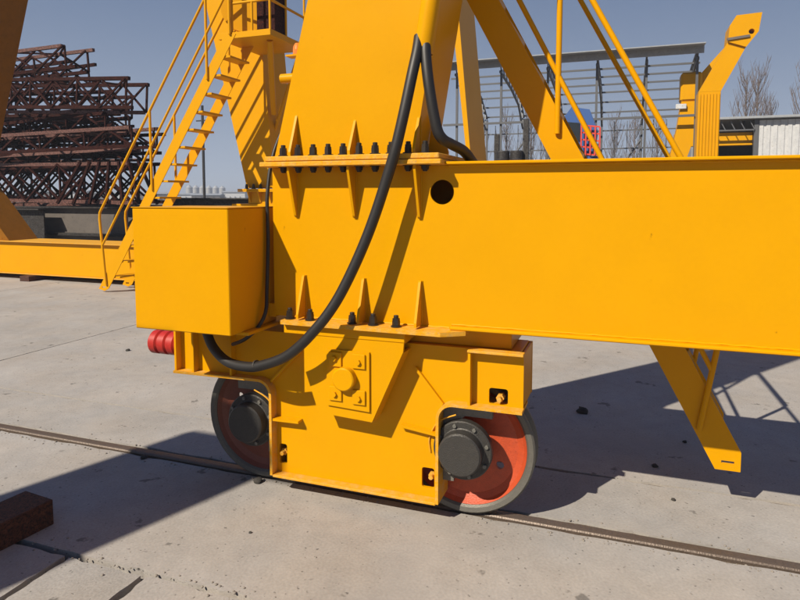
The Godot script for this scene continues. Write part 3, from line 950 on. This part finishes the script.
func yard_steel() -> void:
	# yellow girder lying on sleepers
	var t := thing("box_girder", "long yellow box girder lying on the concrete behind the open stair", "girder", Vector3(-9.5, 0, -5.75))
	var g := mb()
	bx(g, Vector3(-6.0, 0.11, -0.30), Vector3(4.4, 0.685, 0.30), 0.004)
	obj("web_box", g, M.paint_far, t)
	for y in [0.095, 0.686]:
		var f := mb()
		bx(f, Vector3(-6.0, y, -0.37), Vector3(4.4, y + 0.0145, 0.37), 0.003)
		obj("flange", f, M.paint_dusty, t)
	for x in [-4.5, -2.0, 0.6, 3.2]:
		var sl := mesh_obj("sleeper", unit_box, M.rust, self, Transform3D(Basis().scaled(Vector3(0.22, 0.094, 1.1)), Vector3(-9.5 + x, 0.0475, -5.75)))
		tag(sl, "brown timber sleeper under the long yellow girder", "sleeper", "sleepers under the girder")
	# bent yellow leg seen at the edge, its shade put into the brown colour
	var lg := make_leg("bent yellow crane leg with shade in its colour standing on the long girder", PackedVector2Array([Vector2(-9.55, 0.702), Vector2(-10.78, 2.0), Vector2(-10.44, 2.62), Vector2(-9.52, 5.23), Vector2(-8.3, 8.6), Vector2(-9.7, 8.6), Vector2(-11.9, 2.3), Vector2(-11.7, 0.702)]), -6.05, -5.45, M.shaded_yellow)
	# leg behind the right of the front crane
	make_leg("shaded yellow crane leg rising behind the black hose", PackedVector2Array([Vector2(-0.80, 0.0), Vector2(-0.66, 0.0), Vector2(-0.93, 2.08), Vector2(-1.20, 4.9), Vector2(-1.32, 4.9), Vector2(-0.99, 2.08)]), -7.2, -6.1, M.paint_far)
	# leg section standing to the front left; its shadow crosses the rail
	var cl := make_leg("leaning yellow crane leg standing off by the broken slabs", PackedVector2Array([Vector2(-2.92, 0.03), Vector2(-2.10, 0.03), Vector2(-2.86, 4.30), Vector2(-3.70, 4.30)]), 4.05, 4.36, M.paint)
	var bp := mb()
	var hp := mb()
	bx(hp, Vector3(-0.80, 4.2705, -0.20), Vector3(0.29, 4.37, 0.16), 0.004)
	obj("head_block", hp, M.paint, cl)
	bx(bp, Vector3(-0.5, -0.03, -0.30), Vector3(0.65, -0.001, 0.30), 0.003)
	obj("foot_plate", bp, M.paint, cl).position.x = 0.32
	# rusty beam end in the corner
	var rb := thing("steel_beam", "short rusty brown steel beam lying in the shadow beside the joint", "beam", Vector3(-1.265, 0.0, 0.80))
	var s := mb()
	bx(s, Vector3(-0.20, 0.0, 0.0), Vector3(0.0, 0.122, 1.6), 0.004, Transform3D(Basis(Vector3.UP, -0.10), Vector3.ZERO))
	obj("body", s, M.rust, rb)
	# trusses in a pile
	var rows := [
		[5.42, 4.86, -12.3, -9.6, 0.0], [5.28, 4.75, -13.4, -10.6, 0.01],
		[4.36, 3.66, -10.0, -9.2, -0.012], [4.30, 3.7, -11.5, -10.3, 0.01], [4.1, 3.6, -13.0, -11.5, 0.0],
		[3.18, 2.74, -9.75, -9.1, 0.0], [3.2, 2.7, -10.7, -10.2, -0.01], [3.15, 2.65, -12.2, -11.4, 0.012],
		[3.66, 3.22, -11.2, -9.7, 0.02], [2.72, 2.36, -10.4, -9.6, -0.015], [3.60, 3.22, -12.6, -10.9, -0.02], [2.32, 1.36, -9.9, -9.2, 0.0], [2.36, 1.34, -10.9, -10.3, 0.006], [2.3, 1.3, -12.4, -11.4, -0.006]]
	var words := ["topmost", "topmost rear", "second layer", "second layer middle", "second layer rear", "third layer", "third layer middle", "third layer rear", "tilted in the gap above the third layer", "tilted in the gap above the bottom layer", "tilted rear one above the third layer", "bottom layer", "bottom layer middle", "bottom layer rear"]
	for i in rows.size():
		var r: Array = rows[i]
		var base := Vector3(r[2], r[1], r[3])
		var tr := thing("steel_truss", "dark red brown lattice truss, %s of the pile" % words[i], "truss", base, "steel trusses piled in the yard")
		tr.rotation.z = r[4] + rng.randf_range(-0.035, 0.035)
		tr.rotation.x = rng.randf_range(-0.08, 0.08)
		tr.rotation.y = rng.randf_range(-0.12, 0.10)
		var h: float = r[0] - r[1]
		var ln := 9.0
		var wd := 0.75
		for zz in [0.0, -wd]:
			for yy in [0.0, h]:
				bar("chord", Vector3(rng.randf_range(-0.35, 0.12), yy, zz), Vector3(-ln, yy, zz), 0.085, 0.085, M.primer_pale if rng.randf() < 0.25 else M.primer, tr)
		var pn: float = h * rng.randf_range(1.0, 1.35) if h > 0.6 else h * 1.7
		var k := 0
		var x := -0.25
		while x > -ln + pn:
			for zz in [0.0, -wd]:
				bar("brace", Vector3(x, 0.0 if k % 2 == 0 else h, zz), Vector3(x - pn, h if k % 2 == 0 else 0.0, zz), 0.045, 0.045, M.primer, tr)
				if h > 0.5:
					bar("brace", Vector3(x, h if k % 2 == 0 else 0.0, zz + 0.05), Vector3(x - pn, 0.0 if k % 2 == 0 else h, zz + 0.05), 0.042, 0.042, M.primer, tr)
				if k % 2 == 0:
					bar("upright", Vector3(x, 0, zz), Vector3(x, h, zz), 0.042, 0.042, M.primer, tr)
			bar("brace", Vector3(x, h, 0.0 if k % 2 == 0 else -wd), Vector3(x - pn, h, -wd if k % 2 == 0 else 0.0), 0.042, 0.042, M.primer, tr)
			x -= pn
			k += 1
	# loose diagonals leaning out of the pile's end, as bundles of angle bars
	for i in 7:
		var a := Vector3(-9.75 - i * 0.28, 2.36, -9.0 + 0.02 * i)
		var b := Vector3(-9.15 - i * 0.5, 1.34, -8.92 + 0.02 * i)
		var o := bar("angle_bar", a, b, 0.06, 0.06, M.primer, self)
		tag(o, "dark brown steel bar leaning against the foot of the truss pile", "bar", "bars leaning on the truss pile")
	# beams stacked under the trusses
	var hb := func(x0: float, x1: float, y: float, h: float, z: float, mat: Material, label: String) -> void:
		var n := thing("h_beam", label, "beam", Vector3((x0 + x1) * 0.5, y, z), "steel beams stacked across the yard")
		var hl := (x1 - x0) * 0.5
		var w := mb()
		bx(w, Vector3(-hl, 0.03, -0.02), Vector3(hl, h - 0.03, 0.02), 0.002)
		obj("web", w, mat, n)
		for yy in [0.0, h - 0.0295]:
			var f := mb()
			bx(f, Vector3(-hl, yy, -0.16), Vector3(hl, yy + 0.0295, 0.16), 0.002)
			obj("flange", f, M.mill_dark, n)
	hb.call(-17.0, -9.7, 0.0, 0.60, -8.6, M.mill, "grey brown steel beam, lower one of the stack beneath the trusses")
	hb.call(-17.0, -9.75, 0.603, 0.66, -8.6, M.mill, "grey brown steel beam, upper one of the stack beneath the trusses")
	hb.call(-13.15, -11.9, 0.0, 1.22, -8.2, M.mill_dark, "short deep black steel beam standing before the stacked beams")
	hb.call(-17.5, -9.0, 0.0, 1.26, -10.4, M.mill, "deep steel beam in the middle of the truss pile's bed")
	hb.call(-17.5, -9.0, 0.0, 1.26, -11.8, M.mill, "deep steel beam at the rear of the truss pile's bed")
	hb.call(-9.0, -3.4, 0.0, 0.74, -9.2, M.mill_dark, "long dark grey steel beam, lower one behind the electrical box")
	hb.call(-9.05, -3.3, 0.743, 0.74, -9.2, M.mill_dark, "long dark grey steel beam, upper one behind the electrical box")

func bent_leg(label: String, z: float, dx: float, s: float, y_off: float) -> void:
	# swan-necked leg of another crane: ribbed post, slanting neck and blunt head
	var t := thing("swan_neck_leg", label, "crane leg", Vector3(2.63 + dx, 0, z))
	var P: Material = M.paint_far
	var post := mb()
	bx(post, Vector3(0, 0, -0.5), Vector3(0.43 * s, 3.75 + y_off, 0), 0.006)
	var p := obj("post", post, P, t)
	for k in 7:
		bar("rib", Vector3((0.03 + k * 0.0615) * s, 0.2, 0.012), Vector3((0.03 + k * 0.0615) * s, 3.70 + y_off, 0.012), 0.022, 0.024, P, p)
	var nk := mb()
	prism(nk, PackedVector2Array([Vector2(0, 3.751 + y_off), Vector2(0.43 * s, 3.751 + y_off), Vector2(0.86 * s, 4.62 + y_off), Vector2(0.52 * s, 4.75 + y_off)]), -0.5, 0.0)
	obj("neck", nk, P, t)
	var hd := mb()
	prism_holes(hd, PackedVector2Array([Vector2(0.521 * s, 4.752 + y_off), Vector2(0.862 * s, 4.622 + y_off), Vector2(1.08 * s, 4.92 + y_off), Vector2(1.13 * s, 5.30 + y_off), Vector2(0.66 * s, 5.28 + y_off), Vector2(0.54 * s, 5.08 + y_off)]), [circle(Vector2(0.95 * s, 4.93 + y_off), 0.055, 12)], -0.55, 0.05)
	obj("head", hd, P, t)
	bar("collar", Vector3(0.50 * s, 4.80 + y_off, 0.06), Vector3(0.92 * s, 4.84 + y_off, 0.06), 0.04, 0.05, M.mill, t)

func background() -> void:
	bent_leg("ribbed yellow swan-necked leg standing next to the dark shed", -12.0, 0.0, 1.0, 0.0)
	# second one, slimmer and turned, with its slanting prop
	var t := thing("swan_neck_leg", "small yellow leg with blunt head behind the grey canopy post", "crane leg", Vector3(2.55, 0, -15.2))
	var P: Material = M.paint_far
	var st := mb()
	prism(st, PackedVector2Array([Vector2(-0.75, 0), Vector2(-0.25, 0), Vector2(0.05, 2.2), Vector2(0.42, 3.35), Vector2(0.42, 4.0), Vector2(-0.02, 4.0), Vector2(-0.1, 3.35)]), -0.5, 0.0)
	obj("post", st, P, t)
	var hd := mb()
	bx(hd, Vector3(-0.05, 4.001, -0.55), Vector3(0.46, 4.75, 0.02), 0.05)
	obj("head", hd, P, t)
	var wb := mb()
	bx(wb, Vector3(-0.16, 3.80, 0.021), Vector3(0.10, 3.93, 0.08), 0.01)
	obj("white_panel", wb, M.white_sheet, t)
	bar("slanting_beam", Vector3(0.4, 4.45, -0.3), Vector3(1.45, 5.7, -0.3), 0.26, 0.3, P, t)
	# grey canopy frame
	var c := thing("canopy_frame", "open grey steel canopy frame with bare purlins behind the yellow beam", "steel frame", Vector3(0, 0, -15))
	var G: Material = M.grey_frame
	var xs := [-3.5, -2.2, -0.9, 0.4, 1.65, 2.86]
	for x in xs:
		bar("column", Vector3(x, 0, 0), Vector3(x, 5.10, 0), 0.06, 0.06, G, c)
		bar("column", Vector3(x, 0, -4.2), Vector3(x, 4.2, -4.2), 0.06, 0.06, G, c)
		# lattice rafter bending down at the rear
		var up := [Vector3(x, 5.30, 0.2), Vector3(x, 5.12, -1.6), Vector3(x, 4.85, -3.2), Vector3(x, 4.25, -4.2)]
		var dn := [Vector3(x, 5.02, 0.2), Vector3(x, 4.82, -1.6), Vector3(x, 4.52, -3.0), Vector3(x, 3.85, -3.95)]
		for k in 3:
			bar("rafter", up[k], up[k + 1], 0.05, 0.06, G, c)
			bar("rafter", dn[k], dn[k + 1], 0.05, 0.06, G, c)
			for j in 4:
				var a: Vector3 = up[k].lerp(up[k + 1], j / 4.0)
				var b: Vector3 = dn[k].lerp(dn[k + 1], (j + 0.5) / 4.0)
				bar("lacing", a, b, 0.03, 0.03, G, c)
	for q in [[5.05, -0.8], [4.97, -1.6], [4.86, -2.3], [4.72, -2.9], [4.5, -3.5], [4.25, -4.1]]:
		bar("purlin", Vector3(-3.9, q[0] + 0.04, q[1]), Vector3(3.0, q[0] + 0.04, q[1]), 0.035, 0.05, G, c)
	for y in [1.9, 2.5, 3.1, 3.7]:
		bar("girt", Vector3(-3.9, y, -4.27), Vector3(2.95, y, -4.27), 0.035, 0.04, G, c)
	for k in 17:
		bar("stud", Vector3(-3.6 + k * 0.4, 0, -4.22), Vector3(-3.6 + k * 0.4, 4.0, -4.22), 0.022, 0.022, G, c)
	bar("girt", Vector3(-3.9, 3.6, 0.06), Vector3(2.95, 3.6, 0.06), 0.05, 0.06, G, c)
	for k in 5:
		rod("brace", Vector3(xs[k], 1.5, -4.2), Vector3(xs[k + 1], 3.4, -4.2), 0.03, G, c)
	var sh := mb()
	bx(sh, Vector3(-3.95, 5.305, -0.5), Vector3(2.98, 5.335, 0.35), 0.004, Transform3D(Basis(Vector3.RIGHT, 0.06), Vector3.ZERO))
	bx(sh, Vector3(-3.95, 5.12, 0.27), Vector3(2.98, 5.30, 0.30), 0.004)
	obj("roof_sheet", sh, M.grey_sheet, c)
	# shed with white profiled wall
	var s := thing("shed", "low shed with white profiled sheet wall and dark open bay", "shed", Vector3(8, 0, -20))
	var wl := mb()
	for k in 46:
		var x := -2.82 + k * 0.2
		bx(wl, Vector3(x, 0, -0.03), Vector3(x + 0.13, 3.95, 0.03), 0.012)
		bx(wl, Vector3(x + 0.128, 0, -0.03), Vector3(x + 0.202, 3.949, 0.005), 0.001)
	obj("wall_sheet", wl, M.white_sheet, s)
	var rf := mb()
	bx(rf, Vector3(-4.6, 3.98, -9), Vector3(6.6, 4.06, 0.25), 0.01)
	obj("roof", rf, M.grey_sheet, s)
	var bk := mb()
	bx(bk, Vector3(-4.6, 0, -9.06), Vector3(6.6, 3.97, -9.0), 0.01)
	bx(bk, Vector3(-4.6, 0, -8.99), Vector3(-4.5, 3.97, -2.0), 0.01)
	bx(bk, Vector3(6.4, 0, -8.99), Vector3(6.5, 3.97, -0.04), 0.01)
	obj("back_wall", bk, M.grey_sheet, s)
	var ps := mb()
	bx(ps, Vector3(-2.96, 0, -0.1), Vector3(-2.83, 3.975, 0.06), 0.004)
	obj("post", ps, M.grey_frame, s)
	for k in 6:
		bar("truss_web", Vector3(-4.5 + k * 0.28, 3.93, 0.1), Vector3(-4.36 + k * 0.28, 3.66, 0.1), 0.03, 0.03, M.grey_frame, s)
	bar("truss_chord", Vector3(-4.6, 3.64, 0.1), Vector3(-2.97, 3.64, 0.1), 0.05, 0.05, M.grey_frame, s)
	var cb := thing("crane_beam", "yellow overhead beam under the dark shed's eave", "beam", Vector3(4.3, 3.18, -20.4))
	var cbm := mb()
	bx(cbm, Vector3(-1.6, 0, -0.15), Vector3(0.75, 0.42, 0.15), 0.006)
	obj("web_box", cbm, P, cb)
	for x in [-1.2, -0.4, 0.5]:
		bar("hanger", Vector3(x, 0.42, 0), Vector3(x, 0.79, 0), 0.06, 0.06, M.mill_dark, cb)
	# blue lorry-mounted machine with red guard
	var b := thing("blue_machine", "blue machine with dark cab and red mesh guard under the canopy", "machine", Vector3(0.12, 0, -13.0))
	var cabm := mb()
	prism(cabm, PackedVector2Array([Vector2(-0.42, 2.55), Vector2(0.32, 2.55), Vector2(0.40, 3.15), Vector2(0.22, 3.62), Vector2(-0.20, 3.70), Vector2(-0.42, 3.40)]), -0.8, 0.0)
	obj("cab", cabm, M.blue, b)
	var win := mb()
	prism(win, PackedVector2Array([Vector2(-0.36, 2.90), Vector2(0.02, 2.86), Vector2(0.0, 3.30), Vector2(-0.34, 3.34)]), 0.002, 0.02)
	obj("window", win, M.glass, b)
	var body := mb()
	bx(body, Vector3(-0.5, 0.7, -1.6), Vector3(0.45, 2.50, -0.1), 0.03)
	obj("body", body, M.blue, b)
	for x in [-0.30, 0.28]:
		var ty := mb()
		lathe(ty, [Vector2(0.0, 0.15), Vector2(0.30, 0.15), Vector2(0.42, 0.11), Vector2(0.42, -0.11), Vector2(0.30, -0.15), Vector2(0.0, -0.15)], Vector3(x, 0.42, -0.1), Vector3(0, 0, 1), 24)
		obj("tyre", ty, M.rubber, b)
	bar("arm", Vector3(0.2, 2.52, 0.05), Vector3(0.62, 1.8, 0.05), 0.12, 0.12, M.blue, b)
	for k in 5:
		bar("guard_bar", Vector3(0.05, 2.55 + k * 0.17, 0.12), Vector3(0.48, 2.50 + k * 0.17, 0.12), 0.035, 0.035, M.red, b)
	for k in 5:
		bar("guard_bar", Vector3(0.05 + k * 0.107, 2.50, 0.155), Vector3(0.05 + k * 0.107, 3.24 - k * 0.02, 0.155), 0.035, 0.035, M.red, b)
	# dark oil drums on a rack behind the beam
	var rk := thing("drum_rack", "dark steel rack with two posts behind the slanting stair", "rack", Vector3(-1.75, 0, -13.2))
	for x in [-0.2, 0.55]:
		bar("post", Vector3(x, 0, 0), Vector3(x, 3.2 + x * 0.5, 0), 0.12, 0.12, M.mill_dark, rk)
	bar("shelf", Vector3(-0.3, 2.28, 0), Vector3(0.9, 2.28, 0), 0.5, 0.06, M.mill_dark, rk)
	for x in [-0.02, 0.33]:
		var dr := mb()
		lathe(dr, [Vector2(0.0, 0.36), Vector2(0.15, 0.36), Vector2(0.17, 0.33), Vector2(0.17, 0.02), Vector2(0.15, 0.0), Vector2(0.0, 0.0)], Vector3(-1.75 + x, 2.312, -13.1), Vector3.UP, 20)
		var d := obj("drum", dr, M.mill_dark, self)
		tag(d, "small black drum standing on the dark rack", "drum", "drums on the rack")
	# silos on the skyline
	for k in 6:
		var px := 190.0 + k * 6.6
		var yaw := 0.349 - atan((px - 400.0) / 620.0)
		var dist := 250.0 + k * 4.0
		var pos := Vector3(1.23 - sin(yaw) * dist, -0.1, 2.9 - cos(yaw) * dist)
		var si := thing("silo", "pale galvanised silo with cone roof in the distant row", "silo", pos, "silos on the skyline")
		var bd := mb()
		lathe(bd, [Vector2(1.28, 4.3), Vector2(1.28, 0.0)], Vector3.ZERO, Vector3.UP, 24)
		obj("body", bd, M.galv, si)
		var cn := mb()
		lathe(cn, [Vector2(0.0, 5.5), Vector2(0.25, 5.4), Vector2(1.34, 4.45), Vector2(1.34, 4.3)], Vector3.ZERO, Vector3.UP, 24)
		obj("roof", cn, M.galv, si)
	# low far buildings
	for k in 9:
		var px := 20.0 + k * 27.0
		var yaw := 0.349 - atan((px - 400.0) / 620.0)
		var dist := 170.0 + (k * 37 % 60)
		var pos := Vector3(1.23 - sin(yaw) * dist, -0.1, 2.9 - cos(yaw) * dist)
		var hgt := 1.6 + (k * 13 % 7) * 0.16
		var bd := thing("far_building", "low pale building in the haze beyond the steel yard", "building", pos, "low buildings on the skyline")
		bd.rotation.y = yaw * 0.6
		var wl2 := mb()
		bx(wl2, Vector3(-4.0, 0, -3), Vector3(4.0, hgt, 3), 0.02)
		obj("wall", wl2, M.white_sheet if k % 2 == 0 else M.mill, bd)
		var rf2 := mb()
		prism(rf2, PackedVector2Array([Vector2(-3.3, hgt + 0.005), Vector2(3.3, hgt + 0.005), Vector2(0, hgt + 0.5)]), -4.2, 4.2, Transform3D(Basis(Vector3.UP, PI / 2), Vector3.ZERO))
		obj("roof", rf2, M.grey_sheet, bd)
		for j in 4:
			bar("window", Vector3(-2.8 + j * 1.7, 0.5, 3.02), Vector3(-2.8 + j * 1.7, 1.2, 3.02), 0.7, 0.03, M.glass, bd)
	# mast beyond the stair
	var mp := thing("utility_pole", "thin utility pole with a crossarm seen between the stair's rails", "pole", Vector3(-25.5, -0.1, -32.0))
	rod("shaft", Vector3.ZERO, Vector3(0, 7.6, 0), 0.09, M.mill_dark, mp)
	bar("crossarm", Vector3(-0.5, 6.6, 0), Vector3(0.5, 6.6, 0), 0.08, 0.08, M.mill_dark, mp)
	# bare trees
	for e in [[478, 70.0, 11.0], [505, 62.0, 9.5], [530, 66.0, 11.5], [548, 75.0, 12.0], [612, 70.0, 10.0], [632, 64.0, 9.0], [655, 78.0, 10.0], [741, 60.0, 12.0], [752, 66.0, 13.0], [766, 70.0, 10.5], [800, 60.0, 12.0], [822, 66.0, 11.5]]:
		bare_tree(e[0], e[1], e[2])

func bare_tree(px: float, dist: float, height: float) -> void:
	var yaw := 0.349 - atan((px - 400.0) / 620.0)
	var pos := Vector3(1.23 - sin(yaw) * dist, -0.1, 2.9 - cos(yaw) * dist)
	var t := thing("bare_tree", "leafless poplar with thin upright twigs seen through the grey canopy frame" if px < 700.0 else "leafless poplar with thin upright twigs rising above the shed roof", "tree", pos, "bare trees behind the canopy" if px < 700.0 else "bare trees behind the shed")
	var tr := mb()
	sweep(tr, [Vector3.ZERO, Vector3(0.05, height * 0.3, 0), Vector3(0, height * 0.65, 0.05), Vector3(0.03, height, 0)], 0.14, 0.015, 6, false)
	obj("trunk", tr, M.bark, t)
	var cr := mb()
	for k in 60:
		var f := rng.randf_range(0.18, 0.92)
		var a := rng.randf() * TAU
		var ln := height * (0.42 - 0.28 * f) * rng.randf_range(0.6, 1.15)
		var d := Vector3(cos(a) * 0.42, 1.0, sin(a) * 0.42).normalized()
		var p := Vector3(0.03, f * height, 0)
		var q := p + d * ln * 0.5 + Vector3(cos(a), 0, sin(a)) * 0.1
		var e := p + d * ln + Vector3(0, ln * 0.12, 0)
		sweep(cr, [p, q, e], 0.028, 0.008, 4, false)
		for j in 5:
			var g := rng.randf_range(0.25, 0.95)
			var m := p.lerp(q, g * 2.0) if g < 0.5 else q.lerp(e, g * 2.0 - 1.0)
			var b := rng.randf() * TAU
			sweep(cr, [m, m + Vector3(cos(b) * 0.4, 1.0, sin(b) * 0.4) * ln * rng.randf_range(0.15, 0.35)], 0.016, 0.006, 3, false)
	obj("crown", cr, M.bark, t)

func debris() -> void:
	# loose stones: x, z, size
	var spots := [[0.98, -1.62, 0.040], [1.43, -0.84, 0.018], [1.62, -1.28, 0.014], [1.50, -0.45, 0.012], [0.30, 1.25, 0.016], [-0.60, 0.10, 0.026], [-1.40, 0.07, 0.020], [-3.4, -1.9, 0.022], [-2.4, -2.6, 0.022], [-0.35, 0.55, 0.008]]
	for s in spots:
		var st := mb()
		var n := FastNoiseLite.new()
		n.seed = rng.randi()
		n.frequency = 0.9
		var sp := SphereMesh.new()
		sp.radial_segments = 9
		sp.rings = 5
		sp.radius = 1.0
		sp.height = 2.0
		var arrs := sp.get_mesh_arrays()
		var vs: PackedVector3Array = arrs[Mesh.ARRAY_VERTEX]
		for i in vs.size():
			var v := vs[i]
			v *= 1.0 + 0.55 * n.get_noise_3dv(v * 1.3)
			v.y = maxf(v.y, -0.5) * 0.62
			vs[i] = v * s[2]
		arrs[Mesh.ARRAY_VERTEX] = vs
		var am := ArrayMesh.new()
		am.add_surface_from_arrays(Mesh.PRIMITIVE_TRIANGLES, arrs)
		st.create_from(am, 0)
		st.generate_normals()
		var o := obj("stone", st, M.pebble, self)
		o.position = Vector3(s[0], s[2] * 0.30, s[1])
		o.rotation.y = rng.randf() * TAU
		tag(o, "small dark stone lying loose on the concrete", "stone", "loose stones on the concrete")

# ------------------------------------------------------------------ the scene
func _ready() -> void:
	rng.seed = 20240
	# camera: eye height, a level-ish view with the lens shifted down
	var cam := Camera3D.new()
	cam.name = "camera"
	cam.projection = Camera3D.PROJECTION_FRUSTUM
	cam.near = 0.1
	cam.far = 3000.0
	cam.size = 0.1 * 600.0 / 620.0
	cam.frustum_offset = Vector2(0, -0.1 * 56.2 / 620.0)
	cam.position = Vector3(1.2336, 1.55, 2.8882)
	cam.rotation_degrees = Vector3(-4.5, 20.0, 0)
	add_child(cam)
	cam.current = true
	# sky and sun
	var env := Environment.new()
	env.background_mode = Environment.BG_SKY
	var sky := Sky.new()
	var sm := ProceduralSkyMaterial.new()
	sm.sky_top_color = Color(0.205, 0.315, 0.476)
	sm.sky_horizon_color = Color(0.610, 0.651, 0.709)
	sm.sky_curve = 0.18
	sm.ground_horizon_color = Color(0.443, 0.443, 0.443)
	sm.ground_bottom_color = Color(0.317, 0.290, 0.263)
	sm.sun_angle_max = 1.0
	sky.sky_material = sm
	env.sky = sky
	env.tonemap_mode = Environment.TONE_MAPPER_LINEAR
	env.tonemap_exposure = 1.3
	env.sdfgi_enabled = true
	env.ssao_enabled = true
	env.ssil_enabled = true
	env.fog_enabled = true
	env.fog_density = 0.0016
	env.fog_light_color = Color(0.70, 0.74, 0.80)
	var we := WorldEnvironment.new()
	we.name = "environment"
	we.environment = env
	add_child(we)
	var sun := DirectionalLight3D.new()
	sun.name = "sun"
	sun.light_energy = 1.6
	sun.light_color = Color(1.0, 0.95, 0.87)
	sun.light_angular_distance = 0.53
	sun.shadow_enabled = true
	add_child(sun)
	sun.look_at_from_position(Vector3.ZERO, Vector3(0.52, -1.0, -1.0))

	unit_box = BoxMesh.new()
	unit_bar = CylinderMesh.new()
	unit_bar.top_radius = 1.0
	unit_bar.bottom_radius = 1.0
	unit_bar.height = 1.0
	unit_bar.radial_segments = 12
	unit_bar.rings = 0
	make_bolt_mesh()
	make_materials()
	make_ground()
	near_crane()
	far_crane()
	yard_steel()
	background()
	debris()
